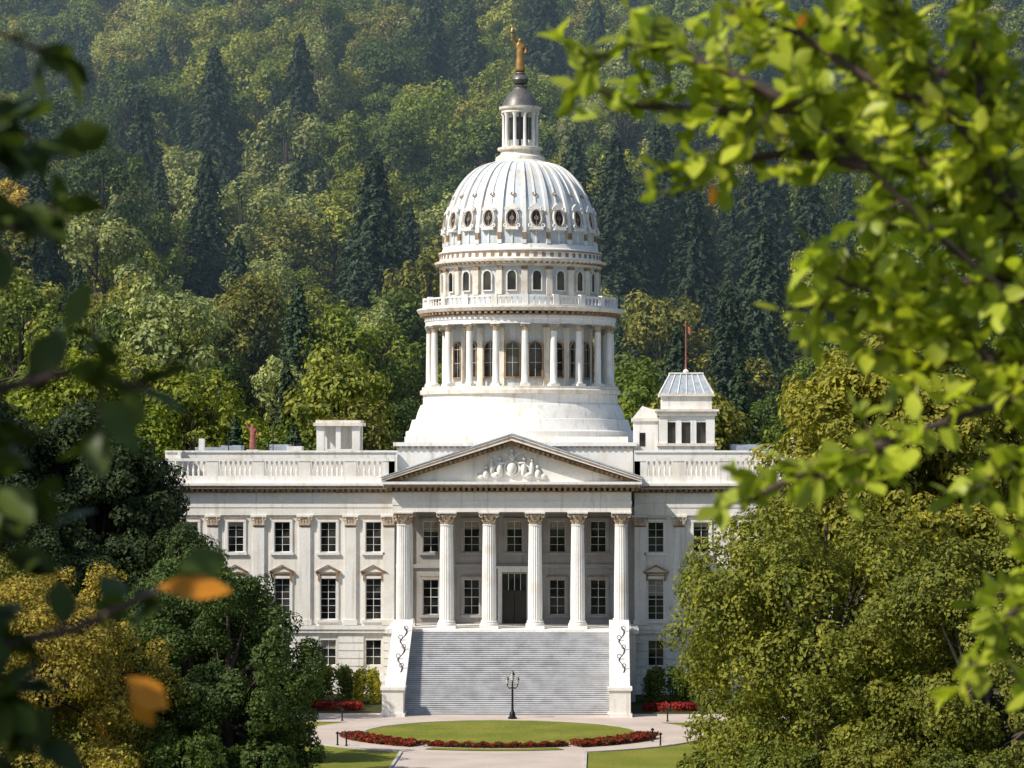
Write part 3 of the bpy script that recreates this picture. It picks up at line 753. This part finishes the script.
fp=empty('flagpole'); g=MB(); g.lathe([(.10,33.4),(.07,36),(.05,38.2)],cxm,cym,8); g.lathe([(.03,38.2),(.13,38.3),(.12,38.45),(.02,38.55)],cxm,cym,8); g.obj('pole',M_POLE,fp,True)
g=MB(); 
vs=[(cxm+.06+.09*i,cym+.1*math.sin(i*1.1),z) for i in range(6) for z in(37.5-i*.10,38.1-i*.06)]
g.add(vs,[(2*i,2*i+2,2*i+3,2*i+1) for i in range(5)]); g.obj('flag',M_POLE,fp)
blind.obj('window_blinds',simple('linen_blind',(.30,.28,.24),.9),cap)
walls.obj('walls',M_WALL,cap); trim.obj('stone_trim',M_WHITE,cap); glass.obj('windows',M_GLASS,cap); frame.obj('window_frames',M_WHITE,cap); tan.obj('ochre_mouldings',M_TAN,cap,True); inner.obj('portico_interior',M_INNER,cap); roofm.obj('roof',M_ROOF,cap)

# ------------------------------------------------------------------ staircase
stc=empty('grand_staircase')
st=MB(); rs=MB(); n=42; ytop=-2.6; run=13.9/n; rise=7.2/n
for i in range(n):
    z1=7.2-i*rise-.004; y1=ytop-(i)*run
    st.box(-9.8,9.8,y1-run-.06,y1-.001 if i else ytop-.002,z1-rise-.06,z1-rise)
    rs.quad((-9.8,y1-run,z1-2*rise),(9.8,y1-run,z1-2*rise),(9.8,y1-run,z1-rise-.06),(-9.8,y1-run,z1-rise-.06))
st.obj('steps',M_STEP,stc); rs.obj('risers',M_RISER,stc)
ck=MB(); ckc=MB(); orn=MB()
for s in(-1,1):
    a,b=sorted((s*9.8,s*11.5))
    ys=[(ytop-.002,0),(ytop-.002,7.9),(-3.6,7.9),(-16.4,1.9),(-16.4,0)]
    ck.add([(a,y,z) for y,z in ys]+[(b,y,z) for y,z in ys],[(0,1,2,3,4),(9,8,7,6,5)]+[(i,i+5,(i+1)%5+5,(i+1)%5) for i in range(5)])
    pt=[(-3.5,7.9),(-3.5,8.15),(-16.4,2.15),(-16.4,1.902)]
    aa,bb=a-.12,b+.12
    ckc.add([(aa,y,z) for y,z in pt]+[(bb,y,z) for y,z in pt],[(0,1,2,3),(7,6,5,4)]+[(i,i+4,(i+1)%4+4,(i+1)%4) for i in range(4)])
    ckc.box(aa,bb,-3.498,-1.5,7.902,8.15)
    ck.box(a-.15,b+.15,-18.6,-16.402,0,2.5); ckc.box(a-.3,b+.3,-18.75,-16.25,2.502,2.75); ckc.box(a-.3,b+.3,-18.75,-16.42,0,.35)
    cx=(a+b)/2+.2
    pts=[]
    for i in range(34):
        t=i/33; y=-5.0-8.0*t; z=8.0-(y+3.5)*-.465+.26
        pts.append((cx+.26*math.sin(t*15),y,z+.10*math.cos(t*15)))
    orn.tube(pts,[.05]*34,5)
    for i in range(5):
        y=-5.6-i*1.7; z=8.0-(-y-3.5)*.465+.42
        orn.M=Matrix.Translation((cx,y,z)); orn.torus(.19,.04,(-.22 if i%2 else .22),.1,0,10,5); orn.M=Matrix.Identity(4)
ck.obj('cheek_walls',M_WALL,stc); ckc.obj('cheek_caps',M_WHITE,stc); orn.obj('iron_scrolls',M_SCROLL,stc,True)

# ------------------------------------------------------------------ street furniture
lp=empty('street_lamp',(0,0,0)); g=MB(); lx,ly=.65,-20.5
g.lathe([(.42,.02),(.42,.18),(.30,.22),(.26,.55),(.15,.75),(.11,.9),(.09,2.8),(.12,2.85),(.08,2.95),(.06,3.5)],lx,ly,12)
for s in(-1,1):
    g.tube([(lx,ly,2.9),(lx+s*.3,ly,2.85),(lx+s*.48,ly,3.05),(lx+s*.48,ly,3.2)],[.045,.04,.04,.04],6)
    g.lathe([(.05,3.2),(.13,3.25),(.05,3.27)],lx+s*.48,ly,8); g.lathe([(.2,3.66),(.12,3.8),(.03,3.95)],lx+s*.48,ly,8)
g.lathe([(.06,3.5),(.18,3.55),(.06,3.58)],lx,ly,8); g.lathe([(.26,4.1),(.16,4.28),(.04,4.5)],lx,ly,8)
g.obj('post',M_IRON,lp,True); g=MB()
for s in(-1,1): g.lathe([(.10,3.27),(.18,3.66)],lx+s*.48,ly,8)
g.lathe([(.13,3.58),(.24,4.1)],lx,ly,8); g.obj('lantern_glass',M_LAMPG,lp)
for x,y in((-13.4,-46),(-12.6,-46.6),(13.3,-42),(13.9,-46),(-15,-23),(15,-23)):
    e=empty('path_light'); g=MB(); g.lathe([(.14,0),(.12,.1),(.07,.15),(.07,.95),(.16,1.0),(.17,1.05),(.02,1.2)],x,y,10); g.obj('post',M_IRON,e,True)

# ------------------------------------------------------------------ near framing trees
def near_tree(name,O,trunk,branches,leafL,mat,seed,spacing,twigL,nl,extra=None,bark=M_TWIG,r_b=.016,wid=(.24,.34)):
    rng=np.random.default_rng(seed); root=empty(name,(0,0,0)); O=np.array(O)
    t=MB(); t.tube([tuple(O+np.array(p)) for p,_ in trunk],[r for _,r in trunk],10)
    LV=[];LF=[]
    def leaf(p,d,L):
        d=d/np.linalg.norm(d); up=np.array([0,0,1.])+rng.normal(size=3)*.75
        sd=np.cross(d,up); sd/=np.linalg.norm(sd)+1e-6; nn=np.cross(sd,d)
        w=L*rng.uniform(*wid); o=len(LV); cv=rng.uniform(.02,.22)*L; fo=rng.uniform(.1,.45)
        for a,ww,dr in ((0,0,0),(.3,.8,-.0),(.6,1,-.3),(.85,.5,-.7),(1,0,-1)):
            c=p+d*L*a+nn*cv*dr
            if ww==0: LV.append(tuple(c))
            else:
                LV.append(tuple(c+sd*w*ww+nn*w*ww*fo)); LV.append(tuple(c)); LV.append(tuple(c-sd*w*ww+nn*w*ww*fo))
        LF.extend([(o,o+2,o+1),(o,o+3,o+2),(o+1,o+2,o+5,o+4),(o+2,o+3,o+6,o+5),(o+4,o+5,o+8,o+7),(o+5,o+6,o+9,o+8),(o+7,o+8,o+10),(o+8,o+9,o+10)])
    def twig(p,d,L,r,n):
        d=d/np.linalg.norm(d); q=p+d*L*.5+rng.normal(size=3)*L*.06; e=p+d*L+rng.normal(size=3)*L*.1
        t.tube([tuple(p),tuple(q),tuple(e)],[r,r*.7,r*.35],4)
        for i in range(n):
            s=(i+.6)/n; b=p+(q-p)*min(1,2*s) if s<.5 else q+(e-q)*(2*s-1)
            dd=d*.6+unit(rng.normal(size=(1,3)))[0]*.9
            leaf(b,dd,leafL*rng.uniform(.6,1.15))
        leaf(e,d+rng.normal(size=3)*.3,leafL)
    for pts,dens in branches:
        P=[O+np.array(p,dtype=float) for p in pts]
        rr=[r_b*(1-.75*i/(len(P)-1)) for i in range(len(P))]
        t.tube([tuple(p) for p in P],rr,7)
        for i in range(len(P)-1):
            seg=P[i+1]-P[i]; l=np.linalg.norm(seg); k=max(1,int(l/spacing*dens))
            for j in range(k):
                if dens<=0: break
                p=P[i]+seg*(j+rng.random())/k
                d=seg/l*.5+unit(rng.normal(size=(1,3)))[0]*.85+np.array([0,0,.1])
                twig(p,d,twigL*rng.uniform(.5,1.2),r_b*.22,nl)
    t.obj('trunk_and_branches',bark,root,True)
    me=bpy.data.meshes.new('leaves'); me.from_pydata(LV,[],LF); me.materials.append(mat); me.shade_smooth()
    o=bpy.data.objects.new('leaves',me); link(o,root)
    if extra:
        LV.clear();LF.clear()
        for p,d,L in extra: leaf(O+np.array(p),np.array(d,dtype=float),L)
        me=bpy.data.meshes.new('autumn_leaves'); me.from_pydata(LV,[],LF); me.materials.append(M_LEAF_O); me.shade_smooth()
        link(bpy.data.objects.new('autumn_leaves',me),root)
    return root
OR=(8.79,-293,25)
R_tr=[((2.35,.5,-4.2),.13),((2.3,.45,-2.0),.11),((2.25,.4,-.4),.09),((2.2,.4,.8),.07),((2.3,.5,2.2),.04)]
near_tree('leafy_tree',OR,R_tr,[
 ([(2.22,.4,.2),(1.7,.2,.28),(1.19,.1,.35),(1.0,0,.49),(.83,0,.66),(.67,-.05,.79)],1.0),
 ([(.67,-.05,.79),(.53,-.05,.86),(.40,0,.92),(.28,0,.95),(.16,0,.90)],1.1),
 ([(.83,0,.66),(.66,.05,.70),(.50,.1,.68),(.38,.1,.60)],.9),
 ([(.67,-.05,.79),(.5,.1,.80),(.30,.15,.82),(.18,.1,.86)],.8),
 ([(2.2,.4,.6),(1.6,.3,.5),(1.22,.2,.53),(1.04,.1,.79),(.93,.1,1.0),(.83,.1,1.2)],1.3),
 ([(1.22,.2,.53),(1.12,.2,.8),(1.1,.2,1.05),(1.15,.2,1.3)],1.6),
 ([(1.04,.1,.79),(.85,.15,.88),(.68,.2,1.0),(.52,.2,1.06)],1.4),
 ([(1.3,.3,.8),(1.0,.4,.95),(.8,.4,1.05),(.6,.4,1.0)],1.3),
 ([(1.4,.3,.6),(1.1,.5,.66),(.9,.5,.8),(.75,.5,.72)],1.5),
 ([(1.5,.3,.5),(1.25,.5,.58),(1.05,.5,.62),(.92,.5,.55)],1.4),
 ([(2.22,.4,-.1),(1.7,.2,.05),(1.25,.1,.14),(1.02,0,.07),(.88,0,.02),(.74,-.05,-.03)],.75),
 ([(.88,0,.02),(.74,-.05,-.05),(.62,-.05,-.08),(.55,0,-.12)],1.0),
 ([(1.6,.2,.26),(1.2,.1,.20),(1.0,.1,.27),(.85,.1,.37),(.72,.1,.42)],1.6),
 ([(1.5,.3,.4),(1.2,.4,.42),(1.0,.4,.40),(.85,.4,.33),(.74,.3,.36)],1.4),
 ([(1.3,.1,.12),(1.15,.1,.22),(.98,.1,.2),(.82,.1,.24)],1.1),
 ([(2.22,.4,-.6),(1.7,.2,-.40),(1.3,.1,-.24),(1.16,0,-.38),(1.09,0,-.50)],1.3),
 ([(1.5,.15,-.3),(1.3,.1,-.1),(1.17,.1,-.02),(1.08,.1,-.1)],1.1),
 ([(2.0,.4,.3),(1.9,.2,.8),(1.6,.2,1.2),(1.2,.2,1.5)],.6),
 ([(2.2,.4,.9),(2.0,.7,1.4),(2.3,1.0,1.9)],.8),([(2.2,.4,1.0),(2.7,.2,1.4),(3.1,0,1.7)],.8),([(2.2,.4,.3),(2.7,.6,.6),(3.2,.7,.8)],.8),([(2.25,.4,1.6),(1.8,.4,2.0),(1.4,.5,2.2)],.8),
 ],.074,M_LEAF_R,5,.028,.12,6,extra=[((.465,-.05,.615),(.1,.2,-1),.05),((.66,-.1,.97),(.3,0,.5),.04)])
OL=(8.865,-295.5,25)
L_tr=[((-1.75,-.3,-3.9),.11),((-1.7,-.3,-2),.09),((-1.6,-.3,-.3),.075),((-1.65,-.3,1.0),.05),((-1.6,-.3,2.0),.03)]
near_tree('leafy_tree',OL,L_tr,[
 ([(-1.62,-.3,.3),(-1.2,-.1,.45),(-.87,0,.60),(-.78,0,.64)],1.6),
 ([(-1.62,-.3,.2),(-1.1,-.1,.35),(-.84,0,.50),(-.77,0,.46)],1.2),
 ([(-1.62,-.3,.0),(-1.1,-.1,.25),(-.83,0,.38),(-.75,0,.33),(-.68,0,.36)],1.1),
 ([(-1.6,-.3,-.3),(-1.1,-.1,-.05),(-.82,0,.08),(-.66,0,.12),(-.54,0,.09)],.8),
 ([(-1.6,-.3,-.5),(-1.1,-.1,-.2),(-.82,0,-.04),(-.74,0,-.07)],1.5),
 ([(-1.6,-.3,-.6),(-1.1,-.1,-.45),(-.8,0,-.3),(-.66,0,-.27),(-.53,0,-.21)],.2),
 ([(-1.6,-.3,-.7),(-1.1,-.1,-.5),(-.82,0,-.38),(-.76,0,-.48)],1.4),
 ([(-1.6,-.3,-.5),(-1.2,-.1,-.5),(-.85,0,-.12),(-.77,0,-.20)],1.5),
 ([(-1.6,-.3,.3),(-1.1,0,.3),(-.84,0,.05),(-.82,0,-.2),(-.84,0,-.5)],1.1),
 ([(-1.6,-.3,.5),(-1.4,-.5,.9),(-1.0,-.6,1.2)],1.6),([(-1.6,-.3,.5),(-1.5,-.1,1.0),(-1.2,.2,1.3)],1.6),([(-1.6,-.3,.9),(-1.9,-.5,1.4),(-2.2,-.6,1.7)],1.6),([(-1.6,-.3,.2),(-1.3,-.6,.5),(-1.1,-.8,.6)],1.6),([(-1.6,-.3,.2),(-2.1,-.3,.6),(-2.4,-.2,.8)],1.6),  # out-of-frame foliage added to cast shade on the branches in view
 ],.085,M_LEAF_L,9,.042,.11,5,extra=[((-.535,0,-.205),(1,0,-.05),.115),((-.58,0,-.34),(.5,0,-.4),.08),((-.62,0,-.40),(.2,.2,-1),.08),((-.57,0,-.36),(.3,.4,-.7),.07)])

# ------------------------------------------------------------------ valley air behind the building
m,nt,out=new_mat('valley_air'); vsn=N(nt,'ShaderNodeVolumeScatter'); vsn.inputs['Color'].default_value=(.55,.80,1,1); vsn.inputs['Density'].default_value=.00062; vsn.inputs['Anisotropy'].default_value=0
nt.links.new(vsn.outputs[0],out.inputs['Volume'])
g=MB(); g.box(-600,600,110,900,-20,300); g.obj('atmosphere_haze',m)

# ------------------------------------------------------------------ light
el=rad(44); az=rad(237)
sd=Vector((math.sin(az)*math.cos(el),math.cos(az)*math.cos(el),math.sin(el)))
L=bpy.data.lights.new('sun','SUN'); L.energy=5.0; L.angle=rad(.5); L.color=(1,.94,.84)
lo=bpy.data.objects.new('sun',L); link(lo); lo.rotation_euler=sd.to_track_quat('Z','Y').to_euler(); lo.location=(-100,-100,200)
w=bpy.data.worlds.new('World'); scene.world=w; w.use_nodes=True; nt=w.node_tree
sky=nt.nodes.new('ShaderNodeTexSky'); sky.sky_type='NISHITA'; sky.sun_disc=False; sky.sun_elevation=el; sky.sun_rotation=az
nt.links.new(sky.outputs[0],nt.nodes['Background'].inputs[0]); nt.nodes['Background'].inputs[1].default_value=.13
scene.view_settings.view_transform='Standard'; scene.view_settings.look='None'; scene.view_settings.exposure=0

# ------------------------------------------------------------------ camera
cd=bpy.data.cameras.new('camera'); cd.sensor_width=36; cd.lens=105.5; cd.clip_start=.1; cd.clip_end=6000
cd.dof.use_dof=True; cd.dof.focus_distance=305; cd.dof.aperture_fstop=7.5
co=bpy.data.objects.new('camera',cd); link(co); co.location=(9,-300,25); co.rotation_euler=(rad(90+1.26),0,rad(1.72)); scene.camera=co
